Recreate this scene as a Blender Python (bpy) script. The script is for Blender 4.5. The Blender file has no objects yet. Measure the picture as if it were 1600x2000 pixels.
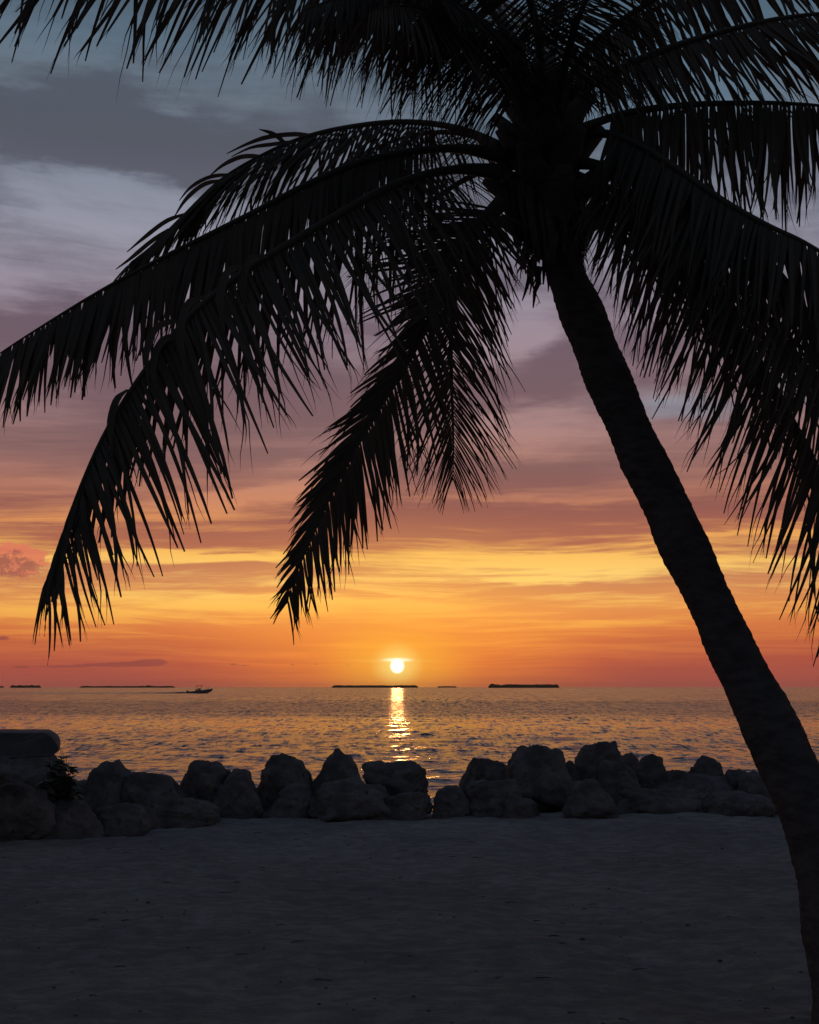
import bpy, bmesh, math, random
import numpy as np
from mathutils import Vector, noise as mn
R = math.radians
C = bpy.context.scene.collection
scene = bpy.context.scene

# ------------------------------------------------------------------ camera
F = 2391.0                      # focal length in photo pixels (photo is 1600 x 2000)
CAMZ = 1.6
HORIZ = 1342.0
PITCH = math.atan((HORIZ - 1000.0) / F)
cam_d = bpy.data.cameras.new('camera')
cam = bpy.data.objects.new('camera', cam_d); C.objects.link(cam)
cam.location = (0, 0, CAMZ)
cam.rotation_euler = (math.pi / 2 + PITCH, 0, 0)
cam_d.sensor_fit = 'HORIZONTAL'; cam_d.sensor_width = 36.0
cam_d.lens = 36.0 * F / 1600.0
cam_d.clip_start = 0.05; cam_d.clip_end = 60000
scene.camera = cam

def ray(px, py):
    x = (px - 800) / F; y = (1000 - py) / F
    c, s = math.cos(PITCH), math.sin(PITCH)
    return Vector((x, c - y * s, s + y * c))
def at(px, py, Y):
    """world point seen at photo pixel (px,py), at world depth Y"""
    d = ray(px, py); return Vector((0, 0, CAMZ)) + d * (Y / d.y)
def azel(px, py):
    d = ray(px, py).normalized()
    return math.degrees(math.atan2(d.x, d.y)), math.degrees(math.asin(d.z))
def gY(py, z=0.0):
    """depth at which level z is seen at row py"""
    d = ray(800, py); return (z - CAMZ) / d.z * d.y

def lin(c):
    r = []
    for v in c[:3]:
        v = v / 255.0
        r.append(v / 12.92 if v <= 0.04045 else ((v + 0.055) / 1.055) ** 2.4)
    return tuple(r)

# ------------------------------------------------------------------ view
scene.view_settings.view_transform = 'Standard'
scene.view_settings.look = 'None'
scene.view_settings.exposure = 0.0
scene.view_settings.gamma = 1.0
scene.cycles.use_denoising = True
scene.cycles.max_bounces = 6
scene.cycles.diffuse_bounces = 3
scene.cycles.glossy_bounces = 3
scene.cycles.sample_clamp_indirect = 4.0

# ------------------------------------------------------------------ world
SUN_AZ, SUN_EL = azel(776, 1301)
w = bpy.data.worlds.new('World'); scene.world = w; w.use_nodes = True
nt = w.node_tree; nt.nodes.clear()

class S:
    """socket wrapper with arithmetic"""
    def __init__(s, nt, sock): s.nt, s.k = nt, sock
    def _m(s, op, o=None, o2=None, rev=False, clamp=False):
        n = s.nt.nodes.new('ShaderNodeMath'); n.operation = op; n.use_clamp = clamp
        a = [s, o] if not rev else [o, s]
        if o2 is not None: a.append(o2)
        for i, v in enumerate(a):
            if v is None: continue
            if isinstance(v, S): s.nt.links.new(v.k, n.inputs[i])
            else: n.inputs[i].default_value = v
        return S(s.nt, n.outputs[0])
    def __add__(s, o): return s._m('ADD', o)
    __radd__ = __add__
    def __sub__(s, o): return s._m('SUBTRACT', o)
    def __rsub__(s, o): return s._m('SUBTRACT', o, rev=True)
    def __mul__(s, o): return s._m('MULTIPLY', o)
    __rmul__ = __mul__
    def __truediv__(s, o): return s._m('DIVIDE', o)
    def clamp(s): return s._m('ADD', 0.0, clamp=True)
def link(nt, a, b):
    if isinstance(a, S): nt.links.new(a.k, b)
    else: b.default_value = a
def comb(nt, x, y, z=0.0):
    n = nt.nodes.new('ShaderNodeCombineXYZ')
    for i, v in enumerate((x, y, z)): link(nt, v, n.inputs[i])
    return S(nt, n.outputs[0])
def mrange(nt, v, a, b, c=0.0, d=1.0, mode='SMOOTHSTEP'):
    n = nt.nodes.new('ShaderNodeMapRange'); n.interpolation_type = mode
    link(nt, v, n.inputs['Value'])
    n.inputs['From Min'].default_value = a; n.inputs['From Max'].default_value = b
    n.inputs['To Min'].default_value = c; n.inputs['To Max'].default_value = d
    return S(nt, n.outputs[0])
def noise_t(nt, vec, scale, detail=6, rough=0.55, dist=0.0, color=False):
    n = nt.nodes.new('ShaderNodeTexNoise'); link(nt, vec, n.inputs['Vector'])
    n.inputs['Scale'].default_value = scale; n.inputs['Detail'].default_value = detail
    n.inputs['Roughness'].default_value = rough; n.inputs['Distortion'].default_value = dist
    return S(nt, n.outputs['Color' if color else 'Fac'])
def mixc(nt, f, a, b, mode='MIX'):
    n = nt.nodes.new('ShaderNodeMix'); n.data_type = 'RGBA'; n.blend_type = mode
    n.clamp_factor = True
    link(nt, f, n.inputs[0])
    for v, k in ((a, 6), (b, 7)):
        if isinstance(v, S): nt.links.new(v.k, n.inputs[k])
        else: n.inputs[k].default_value = (*v, 1)
    return S(nt, n.outputs[2])
def ramp(nt, v, stops, lo, hi):
    """stops: (value, srgb255); one ColorRamp over lo..hi"""
    f = mrange(nt, v, lo, hi, mode='LINEAR')
    n = nt.nodes.new('ShaderNodeValToRGB'); nt.links.new(f.k, n.inputs[0])
    cr = n.color_ramp; cr.interpolation = 'LINEAR'
    stops = sorted(stops)
    e = cr.elements
    while len(e) < len(stops): e.new(0.5)
    for i, (p, c) in enumerate(stops):
        e[i].position = min(1, max(0, (p - lo) / (hi - lo)))
    for i, (p, c) in enumerate(stops):
        e[i].color = (*lin(c), 1)
    return S(nt, n.outputs[0])

tc = nt.nodes.new('ShaderNodeTexCoord')
sx = nt.nodes.new('ShaderNodeSeparateXYZ'); nt.links.new(tc.outputs['Generated'], sx.inputs[0])
X, Y_, Z = (S(nt, sx.outputs[i]) for i in range(3))
az = X._m('ARCTAN2', Y_) * (180 / math.pi)
el = Z._m('ARCSINE') * (180 / math.pi)
ae = comb(nt, az, el)

# cloud-sheet coordinates (a flat layer overhead, so streaks close up towards the horizon)
den = Z._m('ABSOLUTE') + 0.075
cu = X / den; cv = Y_ / den
sheet = comb(nt, cu * 0.32, cv * 1.0)
sheet2 = comb(nt, cu * 0.16, cv * 1.0, 3.7)
wide = comb(nt, az * 0.030, el * 0.075, 1.3)
warp = noise_t(nt, comb(nt, az * 0.05, el * 0.09, 7.0), 1.0, 3, 0.5)
streak = comb(nt, az * 0.045, (el + (warp - 0.5) * 3.2) * 0.62, 5.1)

n1 = noise_t(nt, sheet, 1.7, 7, 0.58, 0.35)
n2 = noise_t(nt, sheet2, 3.1, 6, 0.6, 0.2)
n3 = noise_t(nt, wide, 1.6, 5, 0.5, 0.3)
n4 = noise_t(nt, streak, 1.3, 7, 0.6, 0.25)

def blob(px, py, rx, ry, rot=0.0, wob=None):
    a, e = azel(px, py)
    k = 180 / math.pi / F
    m = nt.nodes.new('ShaderNodeMapping'); m.vector_type = 'TEXTURE'
    # z only carries the running result (scaled away below): it makes the node chain evaluate in order
    cx_, cy_ = (az, el) if wob else (az_w, el_w)
    nt.links.new(comb(nt, cx_, cy_, DEP[0]).k, m.inputs['Vector'])
    m.inputs['Location'].default_value = (a, e, 0)
    m.inputs['Rotation'].default_value = (0, 0, R(rot))
    m.inputs['Scale'].default_value = (rx * k, ry * k, 1e9)
    l = nt.nodes.new('ShaderNodeVectorMath'); l.operation = 'LENGTH'
    nt.links.new(m.outputs[0], l.inputs[0])
    return mrange(nt, S(nt, l.outputs['Value']), 0.0, 2.0, 1.0, 0.0)

wcol = noise_t(nt, comb(nt, az * 0.12, el * 0.5, 2.2), 1.0, 5, 0.6, color=True)
sw = nt.nodes.new('ShaderNodeSeparateXYZ'); nt.links.new(wcol.k, sw.inputs[0])
wx, wy = S(nt, sw.outputs[0]) - 0.5, S(nt, sw.outputs[1]) - 0.5
elw = mrange(nt, el, 2.0, 22.0, 0.9, 5.0, 'LINEAR')
az_w, el_w = az + wx * 5.0, el + wy * elw
DEP = [0.0]

FEAT = [
    # px, py, rx, ry, rot, amp      (amp > 0: lit cloud, < 0: dark cloud)
    (480, 972, 130, 15, 6, .75), (130, 1012, 150, 14, 4, .45), (480, 1030, 90, 8, 2, .35),
    (420, 1086, 130, 7, 3, .85), (580, 1096, 80, 6, -6, .55), (230, 1100, 150, 7, 2, .35),
    (300, 1185, 380, 15, 0, .5), (90, 1192, 150, 9, 0, .4),
    (1050, 1108, 300, 18, 0, .6), (1350, 1100, 200, 14, 0, .3), (780, 1190, 130, 40, 0, .45),
    (1150, 1085, 200, 6, 1, .35), (950, 1130, 220, 5, -1, .4), (620, 1170, 200, 6, 1, .4), (880, 1160, 200, 10, 0, -.3), (1100, 1215, 200, 6, 1, .35),
    (1080, 835, 120, 30, 3, .6), (1010, 640, 90, 50, 25, .6), (950, 840, 150, 30, 8, .3),
    (620, 915, 110, 14, 4, .4), (60, 935, 160, 30, 0, .12),
    (980, 975, 150, 6, 0, .35), (1480, 1043, 120, 5, -2, .6),
    (110, 500, 230, 85, 10, .5), (40, 340, 220, 40, -6, .5), (420, 420, 120, 60, -10, .35),
    (60, 110, 260, 70, 10, .35), (380, 190, 130, 30, -8, .15), (1450, 470, 140, 60, 0, .3),
    (230, 235, 260, 60, -6, -.7), (370, 290, 140, 40, -10, -.7), (120, 180, 200, 40, 0, -.25), (90, 290, 150, 25, -10, -.3),
    (80, 610, 240, 34, 0, -.4), (120, 730, 260, 60, 0, -.2), (330, 890, 300, 45, 0, -.25),
    (350, 1035, 300, 14, 0, -.45), (60, 1045, 150, 16, 0, -.35), (560, 1060, 240, 16, 0, -.4),
    (1000, 1015, 330, 28, 0, -.6), (1030, 925, 220, 22, 2, -.45), (820, 880, 120, 30, 0, -.2),
    (1090, 705, 75, 42, 15, -.7), (1240, 690, 60, 40, 0, -.45), (980, 760, 90, 25, 10, -.2),
    (1400, 1000, 220, 30, 0, -.35), (1450, 1170, 180, 14, 0, -.25), (1180, 1145, 160, 9, 2, -.35),
    (460, 1228, 240, 20, 0, -.6), (1350, 1230, 260, 22, 0, -.25), (150, 1140, 180, 12, 0, -.2),
    (1200, 1190, 130, 8, 2, -.35), (330, 1120, 220, 9, 0, -.35),
]
n5 = noise_t(nt, comb(nt, az * 0.10, (el + (warp - 0.5) * 2.0) * 2.3, 8.4), 1.2, 8, 0.66, 0.3)
lowb = mrange(nt, el, 5.5, 10.0)
n6 = noise_t(nt, comb(nt, az * 0.17, el * 0.30, 1.9), 1.0, 7, 0.62, 0.5)
hib = mrange(nt, el, 9.0, 16.0)
midb = mrange(nt, el, 1.0, 2.6) * mrange(nt, el, 7.0, 5.8)
m = (n1 - 0.5) * 1.2 + (n2 - 0.5) * 1.0 + (n3 - 0.5) * 1.1 + (n4 - 0.5) * (1.7 - lowb * 0.9) + (n5 - 0.5) * (2.9 - lowb * 2.4) + (n6 - 0.5) * hib * 1.5 + (0.5 - lowb * 0.12 - midb * 0.16)
for f in FEAT:
    DEP[0] = m
    m = m + blob(*f[:5]) * f[5]
m = mrange(nt, m, 0.0, 1.05)

DARK = [(-6, (120, 60, 55)), (-.3, (150, 74, 62)), (0.15, (165, 78, 62)), (1.2, (200, 92, 60)), (2.4, (226, 126, 66)), (3.6, (230, 148, 80)),
        (5.0, (204, 134, 88)), (6.4, (174, 102, 78)), (8.2, (140, 84, 78)), (10.5, (122, 88, 90)), (13, (114, 88, 95)),
        (17, (104, 88, 102)), (21, (98, 98, 112)), (24.5, (82, 86, 97)), (27, (80, 88, 100)), (31, (68, 86, 102)), (45, (52, 68, 86)), (90, (40, 54, 72))]
LIGHT = [(-6, (120, 60, 55)), (-.3, (170, 84, 64)), (0.15, (188, 86, 64)), (1.2, (236, 122, 62)), (2.4, (251, 164, 72)), (3.6, (255, 193, 90)),
         (5.0, (255, 212, 116)), (6.1, (248, 190, 94)), (7.3, (222, 146, 84)), (8.6, (198, 130, 98)), (10, (180, 126, 110)), (12, (166, 128, 126)),
         (14, (157, 130, 136)), (17.5, (150, 138, 152)), (20.5, (148, 148, 163)), (23.5, (126, 134, 150)), (27, (104, 117, 131)), (31, (84, 103, 119)),
         (45, (66, 88, 108)), (90, (50, 68, 88))]
cd = ramp(nt, el, DARK, -6, 90); cl = ramp(nt, el, LIGHT, -6, 90)
sky = mixc(nt, m, cd, cl)

# reddening / dimming away from the sun's azimuth close to the horizon
da = (az - SUN_AZ)._m('ABSOLUTE')
low = mrange(nt, el, 0.3, 9.0, 1.0, 0.0)
side = mrange(nt, da, 2.0, 24.0, 0.0, 1.0) * low
sky = mixc(nt, side * 0.85, sky, mixc(nt, 1.0, sky, lin((226, 208, 222)), 'MULTIPLY'))
# thicker red air in the lowest two degrees, off to the sides
haze = mrange(nt, el, 0.0, 3.6, 1.0, 0.0) * mrange(nt, da, 1.0, 14.0, 0.2, 0.95)
sky = mixc(nt, haze, sky, lin((164, 82, 70)))
# patches of clear blue
DEP[0] = sky
for (px, py, rx, ry, rot, amt) in ((1315, 790, 90, 24, -4, .42), (1250, 120, 380, 130, 0, .55), (1580, 730, 60, 40, 0, .4), (250, 60, 300, 40, 0, .25)):
    sky = mixc(nt, blob(px, py, rx, ry, rot) * amt, sky, lin((140, 166, 184) if py > 300 else (84, 116, 136))); DEP[0] = sky

# small dark clouds near the horizon and the salmon cumulus on the left
cn = noise_t(nt, comb(nt, az * 1.0, el * 1.2, 9.0), 2.2, 9, 0.64)
cn2 = noise_t(nt, comb(nt, az * 1.0, el * 2.6, 4.0), 1.9, 7, 0.6)
DEP[0] = sky
cum = (blob(25, 1100, 62, 34, 0, ae) + blob(60, 1082, 40, 24, 0, ae) * .5 + blob(-60, 1095, 60, 30, 0, ae) * .6)
cum_a = mrange(nt, cum + (cn - 0.5) * 2.0, 0.55, 1.0)
shade = mrange(nt, el + (cn - 0.5) * 5.0, azel(0, 1112)[1], azel(0, 1080)[1])
sky = mixc(nt, cum_a * 0.9, sky, mixc(nt, shade, lin((158, 84, 76)), lin((218, 118, 90))))
sm = None
for b in ((262, 1297, 42, 5), (300, 1292, 26, 7), (190, 1299, 50, 3.4), (110, 1302, 40, 2), (38, 1303, 15, 2.6), (455, 1298, 10, 3),
          (480, 1300, 12, 1.8), (571, 1298, 5, 2.6), (617, 1297, 6, 1.8), (5, 1246, 16, 4), (680, 1298, 6, 2)):
    v = blob(*b, 0, ae); sm = v if sm is None else sm + v; DEP[0] = sm
sm_a = mrange(nt, sm + (cn2 - 0.5) * 1.1, 0.42, 0.85)
sky = mixc(nt, sm_a * 0.8, sky, lin((142, 70, 66)))

# the sun: glow round it, the streak of lit cloud on top of it, its disc
for (b, k_, col) in (((776, 1200, 230, 110), .30, lin((255, 190, 78))), ((776, 1296, 260, 110), .40, lin((255, 140, 44))),
                     ((776, 1292, 95, 50), .70, lin((255, 182, 58))), ((768, 1291, 60, 2.4), .20, lin((255, 226, 120))),
                     ((776, 1299, 30, 26), .95, lin((255, 222, 120))), ((776, 1289, 20, 3), .9, (1.3, 1.2, .85))):
    DEP[0] = sky
    sky = mixc(nt, (blob(*b, 0, ae) * k_).clamp(), sky, col)
DEP[0] = sky
disc = mrange(nt, blob(776, 1301, 9.2, 9.6, 0, ae), 0.05, 0.42)
sky = mixc(nt, disc, sky, (1.8, 1.6, 1.15))

# away from the sunset: dusk blue, and below the horizon the same dim air
back = mrange(nt, da, 35.0, 130.0)
dusk = ramp(nt, el, [(-6, (62, 62, 66)), (0, (86, 84, 88)), (10, (90, 90, 98)), (25, (82, 87, 100)), (45, (68, 80, 103)), (90, (62, 77, 100))], -6, 90)
sky = mixc(nt, back, sky, dusk)
bg = nt.nodes.new('ShaderNodeBackground'); nt.links.new(sky.k, bg.inputs['Color']); bg.inputs['Strength'].default_value = 1.0
# a little of the physical twilight sky behind the clouds
st = nt.nodes.new('ShaderNodeTexSky'); st.sky_type = 'NISHITA'; st.sun_disc = False
st.sun_elevation = R(max(SUN_EL, 0.6)); st.sun_rotation = R(SUN_AZ)
st.altitude = 0; st.air_density = 1.0; st.dust_density = 3.0; st.ozone_density = 2.0
bg2 = nt.nodes.new('ShaderNodeBackground'); nt.links.new(st.outputs[0], bg2.inputs['Color']); bg2.inputs['Strength'].default_value = 0.01
ad = nt.nodes.new('ShaderNodeAddShader'); nt.links.new(bg.outputs[0], ad.inputs[0]); nt.links.new(bg2.outputs[0], ad.inputs[1])
wo = nt.nodes.new('ShaderNodeOutputWorld'); nt.links.new(ad.outputs[0], wo.inputs['Surface'])
w.cycles.sampling_method = 'MANUAL'; w.cycles.sample_map_resolution = 512

# ------------------------------------------------------------------ sun lamp
sl = bpy.data.lights.new('sun', 'SUN'); sl.energy = 0.028; sl.angle = R(0.55); sl.color = (1.0, 0.40, 0.12)
so = bpy.data.objects.new('sun', sl); C.objects.link(so)
sd = ray(776, 1301).normalized()
so.rotation_euler = (-sd).to_track_quat('-Z', 'Y').to_euler()
so.location = (0, 30, 20)

# ------------------------------------------------------------------ helpers
def mat(name): 
    m = bpy.data.materials.new(name); m.use_nodes = True
    t = m.node_tree; t.nodes.clear()
    o = t.nodes.new('ShaderNodeOutputMaterial'); p = t.nodes.new('ShaderNodeBsdfPrincipled')
    t.links.new(p.outputs[0], o.inputs['Surface'])
    return m, t, p, o
def objco(t, sc=(1, 1, 1)):
    c = t.nodes.new('ShaderNodeTexCoord'); mp = t.nodes.new('ShaderNodeMapping')
    t.links.new(c.outputs['Object'], mp.inputs[0]); mp.inputs['Scale'].default_value = sc
    return S(t, mp.outputs[0])
def bump(t, p, h, strength, dist):
    b = t.nodes.new('ShaderNodeBump'); b.inputs['Strength'].default_value = strength
    b.inputs['Distance'].default_value = dist
    t.links.new(h.k, b.inputs['Height']); t.links.new(b.outputs[0], p.inputs['Normal'])
def speckle(name, c1, c2, scale, rough=0.9, bstr=0.6, bdist=0.02, spec=0.3, sc=(1, 1, 1), detail=8, c3=None):
    m, t, p, o = mat(name)
    v = objco(t, sc)
    n = noise_t(t, v, scale, detail, 0.62)
    f = mrange(t, n, 0.32, 0.68)
    col = mixc(t, f, c1, c2)
    n2 = noise_t(t, v, scale * 5.3, detail, 0.6)
    if c3 is not None:
        col = mixc(t, mrange(t, n2, 0.56, 0.72), col, c3)
    t.links.new(col.k, p.inputs['Base Color'])
    p.inputs['Roughness'].default_value = rough
    p.inputs['Specular IOR Level'].default_value = spec
    bump(t, p, n * 0.6 + n2 * 0.4, bstr, bdist)
    return m

def mesh(name, verts, faces, m, parent=None, smooth=True):
    me = bpy.data.meshes.new(name)
    me.from_pydata([tuple(v) for v in verts], [], faces); me.update()
    if smooth:
        me.polygons.foreach_set('use_smooth', [True] * len(me.polygons))
    if m is not None: me.materials.append(m)
    o = bpy.data.objects.new(name, me); C.objects.link(o)
    if parent is not None: o.parent = parent
    return o
def empty(name, loc=(0, 0, 0)):
    o = bpy.data.objects.new(name, None); o.location = loc; C.objects.link(o); return o
def tag(o, label=None, cat=None, group=None, kind=None):
    if label: o['label'] = label
    if cat: o['category'] = cat
    if group: o['group'] = group
    if kind: o['kind'] = kind
    return o

class MB:
    def __init__(s): s.v = []; s.f = []
    def add(s, vs, fs):
        n = len(s.v); s.v += [tuple(v) for v in vs]; s.f += [tuple(i + n for i in f) for f in fs]
    def tube(s, pts, rad, k=8, cap=True, flat=1.0, squash=None):
        """tube through pts with radius list"""
        pts = [Vector(p) for p in pts]; n = len(pts); vs = []
        up = None
        for i, p in enumerate(pts):
            T = (pts[min(i + 1, n - 1)] - pts[max(i - 1, 0)]).normalized()
            if up is None:
                up = T.cross(Vector((0, 0, 1)))
                if up.length < .1: up = T.cross(Vector((0, 1, 0)))
            up = (up - T * up.dot(T)).normalized(); B = T.cross(up)
            r = rad[i] if hasattr(rad, '__len__') else rad
            for j in range(k):
                a = 2 * math.pi * j / k
                vs.append(p + up * (math.cos(a) * r) + B * (math.sin(a) * r * flat))
        fs = [(i * k + j, i * k + (j + 1) % k, (i + 1) * k + (j + 1) % k, (i + 1) * k + j) for i in range(n - 1) for j in range(k)]
        if cap:
            fs.append(tuple(range(k))[::-1]); fs.append(tuple((n - 1) * k + j for j in range(k)))
        s.add(vs, fs)
    def box(s, c, h, rot=0):
        x, y, z = c; a, b, d = h; co, si = math.cos(rot), math.sin(rot)
        vs = []
        for sx_ in (-1, 1):
            for sy in (-1, 1):
                for sz in (-1, 1):
                    u, v = sx_ * a, sy * b
                    vs.append((x + u * co - v * si, y + u * si + v * co, z + sz * d))
        s.add(vs, [(0, 1, 3, 2), (4, 6, 7, 5), (0, 4, 5, 1), (2, 3, 7, 6), (0, 2, 6, 4), (1, 5, 7, 3)])
    def build(s, name, m, parent=None, smooth=True):
        return mesh(name, s.v, s.f, m, parent, smooth)

def catmull(P, n):
    P = [Vector(p) for p in P]
    P = [P[0] * 2 - P[1]] + P + [P[-1] * 2 - P[-2]]
    out = []; m_ = len(P) - 3
    for i in range(n + 1):
        t = i / n * m_; k = min(int(t), m_ - 1); u = t - k
        a, b, c, d = P[k], P[k + 1], P[k + 2], P[k + 3]
        out.append(0.5 * ((2 * b) + (c - a) * u + (2 * a - 5 * b + 4 * c - d) * u * u + (3 * b - a - 3 * c + d) * u ** 3))
    # even arc length
    L = [0]
    for i in range(n): L.append(L[-1] + (out[i + 1] - out[i]).length)
    res = []; j = 0
    for i in range(n + 1):
        s = L[-1] * i / n
        while j < n - 1 and L[j + 1] < s: j += 1
        u = (s - L[j]) / max(1e-9, L[j + 1] - L[j])
        res.append(out[j].lerp(out[j + 1], u))
    return res, L[-1]

def vnoise(x, y, seed=0):
    """vectorised 2-D value noise, -1..1"""
    xi = np.floor(x).astype(np.int64); yi = np.floor(y).astype(np.int64)
    fx = x - xi; fy = y - yi
    fx = fx * fx * (3 - 2 * fx); fy = fy * fy * (3 - 2 * fy)
    def h(a, b):
        n = (a * 374761393 + b * 668265263 + seed * 1442695041) & 0xFFFFFFFF
        n = ((n ^ (n >> 13)) * 1274126177) & 0xFFFFFFFF
        return ((n ^ (n >> 16)) & 0xFFFF) / 32767.5 - 1
    return (h(xi, yi) * (1 - fx) + h(xi + 1, yi) * fx) * (1 - fy) + (h(xi, yi + 1) * (1 - fx) + h(xi + 1, yi + 1) * fx) * fy

# ------------------------------------------------------------------ materials
M_sand = None
def make_sand():
    m, t, p, o = mat('sand')
    v = objco(t)
    big = noise_t(t, v, 0.55, 5, 0.55)
    fine = noise_t(t, v, 26.0, 8, 0.7)
    mid = noise_t(t, objco(t, (0.7, 1.3, 1)), 6.5, 9, 0.72)
    col = mixc(t, mrange(t, big, 0.3, 0.7), (0.27, 0.247, 0.225), (0.35, 0.32, 0.29))
    col = mixc(t, mrange(t, mid, 0.40, 0.66), mixc(t, 1.0, col, (.68, .68, .69), 'MULTIPLY'), col)
    specks = noise_t(t, v, 60.0, 3, 0.5)
    col = mixc(t, mrange(t, specks, 0.66, 0.74), col, (0.05, 0.045, 0.04))
    t.links.new(col.k, p.inputs['Base Color'])
    p.inputs['Roughness'].default_value = 1.0; p.inputs['Specular IOR Level'].default_value = 0.0
    bump(t, p, mid * 0.7 + fine * 0.3, 1.0, 0.06)
    return m
M_sand = make_sand()
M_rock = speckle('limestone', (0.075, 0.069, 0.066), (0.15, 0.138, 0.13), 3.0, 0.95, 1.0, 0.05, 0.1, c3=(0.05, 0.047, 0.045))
M_slab = speckle('weathered_concrete', (0.065, 0.068, 0.07), (0.10, 0.105, 0.11), 4.0, 0.8, 0.4, 0.01, 0.2)
M_bark = speckle('palm_bark', (0.050, 0.046, 0.044), (0.085, 0.079, 0.075), 9.0, 1.0, 1.0, 0.02, 0.05, sc=(1, 1, 2.5))
M_fibre = speckle('fibre', (0.06, 0.048, 0.04), (0.10, 0.08, 0.065), 20.0, 1.0, 0.8, 0.01, 0.05)
M_isle = speckle('mangrove', (0.045, 0.05, 0.03), (0.07, 0.075, 0.04), 0.05, 1.0, 0.5, 1.0, 0.0)
M_coral = speckle('coral_shore', (0.10, 0.08, 0.06), (0.14, 0.12, 0.10), 0.05, 1.0, 0.3, 1.0, 0.0)
def make_leaf():
    m, t, p, o = mat('palm_leaf')
    v = objco(t)
    n = noise_t(t, v, 2.2, 4, 0.5); n2 = noise_t(t, v, 14.0, 4, 0.6)
    col = mixc(t, mrange(t, n, 0.35, 0.7), (0.060, 0.058, 0.046), (0.082, 0.074, 0.058))
    col = mixc(t, mrange(t, n2, 0.58, 0.75), col, (0.10, 0.07, 0.05))
    t.links.new(col.k, p.inputs['Base Color'])
    p.inputs['Roughness'].default_value = 0.7; p.inputs['Specular IOR Level'].default_value = 0.10
    tr = t.nodes.new('ShaderNodeBsdfTranslucent'); tr.inputs['Color'].default_value = (0.10, 0.05, 0.02, 1)
    mx = t.nodes.new('ShaderNodeMixShader'); mx.inputs[0].default_value = 0.15
    t.links.new(p.outputs[0], mx.inputs[1]); t.links.new(tr.outputs[0], mx.inputs[2])
    t.links.new(mx.outputs[0], o.inputs['Surface'])
    return m
M_leaf = make_leaf()
M_shrub = speckle('shrub_leaf', (0.08, 0.09, 0.06), (0.11, 0.12, 0.08), 8.0, 0.6, 0.2, 0.005, 0.3)

# ------------------------------------------------------------------ sand
def sand_h(X, Yv):
    h = 0.045 * vnoise(X * .35, Yv * .5, 1) + 0.030 * vnoise(X * 1.3 + 9, Yv * 1.3, 2) + 0.022 * vnoise(X * 2.6, Yv * 3.4, 3) \
        + 0.011 * vnoise(X * 7.1, Yv * 7.1, 4) + 0.006 * vnoise(X * 15, Yv * 15, 5)
    fade = 1 / (1 + np.maximum(0, np.hypot(X, Yv) - 22) / 6)
    return h * fade
def axis(bits):
    out = []
    for a, b, n in bits: out += list(np.linspace(a, b, n, endpoint=False))
    return np.array(out + [bits[-1][1]])
xs = axis([(-300, -60, 8), (-60, -12, 60), (-12, -5, 70), (-5, 5, 300), (5, 12, 70), (12, 60, 60), (60, 300, 8)])
ys = axis([(-300, -30, 8), (-30, 2, 40), (2, 4.5, 30), (4.5, 10, 230), (10, 17, 150), (17, 26, 30)])
GX, GY = np.meshgrid(xs, ys)
shore = 17.2 + 0.25 * vnoise(GX * .4, GY * 0, 8)
drop = np.clip((GY - shore) / 5.0, 0, 1)
GZ = sand_h(GX, GY) - 2.2 * drop * drop * (3 - 2 * drop) - 0.12 * np.clip((GY - 15.8) / 1.5, 0, 1)
frng = np.random.RandomState(11)
for path in range(11):
    y0 = frng.uniform(4.6, 14.5); x0 = frng.uniform(-4, 4); a = frng.uniform(-.7, .7) + (math.pi if frng.rand() < .5 else 0)
    for k in range(16):
        a += frng.normal(0, .08); x0 += math.cos(a) * .62; y0 += math.sin(a) * .62 * .6
        if not (4.2 < y0 < 15 and abs(x0) < 6): continue
        fx = x0 - math.sin(a) * .09 * (1 if k % 2 else -1); fy = y0 + math.cos(a) * .09 * (1 if k % 2 else -1)
        u = (GX - fx) * math.cos(a) + (GY - fy) * math.sin(a); v = -(GX - fx) * math.sin(a) + (GY - fy) * math.cos(a)
        q = (u / .15) ** 2 + (v / .065) ** 2
        GZ += np.where(q < 9, -.024 * np.exp(-q * q * .8) + .010 * np.exp(-(np.sqrt(q) - 1.45) ** 2 * 5), 0)
vs = np.stack([GX.ravel(), GY.ravel(), GZ.ravel()], 1)
nx, ny = len(xs), len(ys)
fs = [(j * nx + i, j * nx + i + 1, (j + 1) * nx + i + 1, (j + 1) * nx + i) for j in range(ny - 1) for i in range(nx - 1)]
sand = mesh('beach', vs, fs, M_sand); tag(sand, kind='structure')
def ground_z(x, y):
    return float(sand_h(np.array([x]), np.array([y]))[0])

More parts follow.
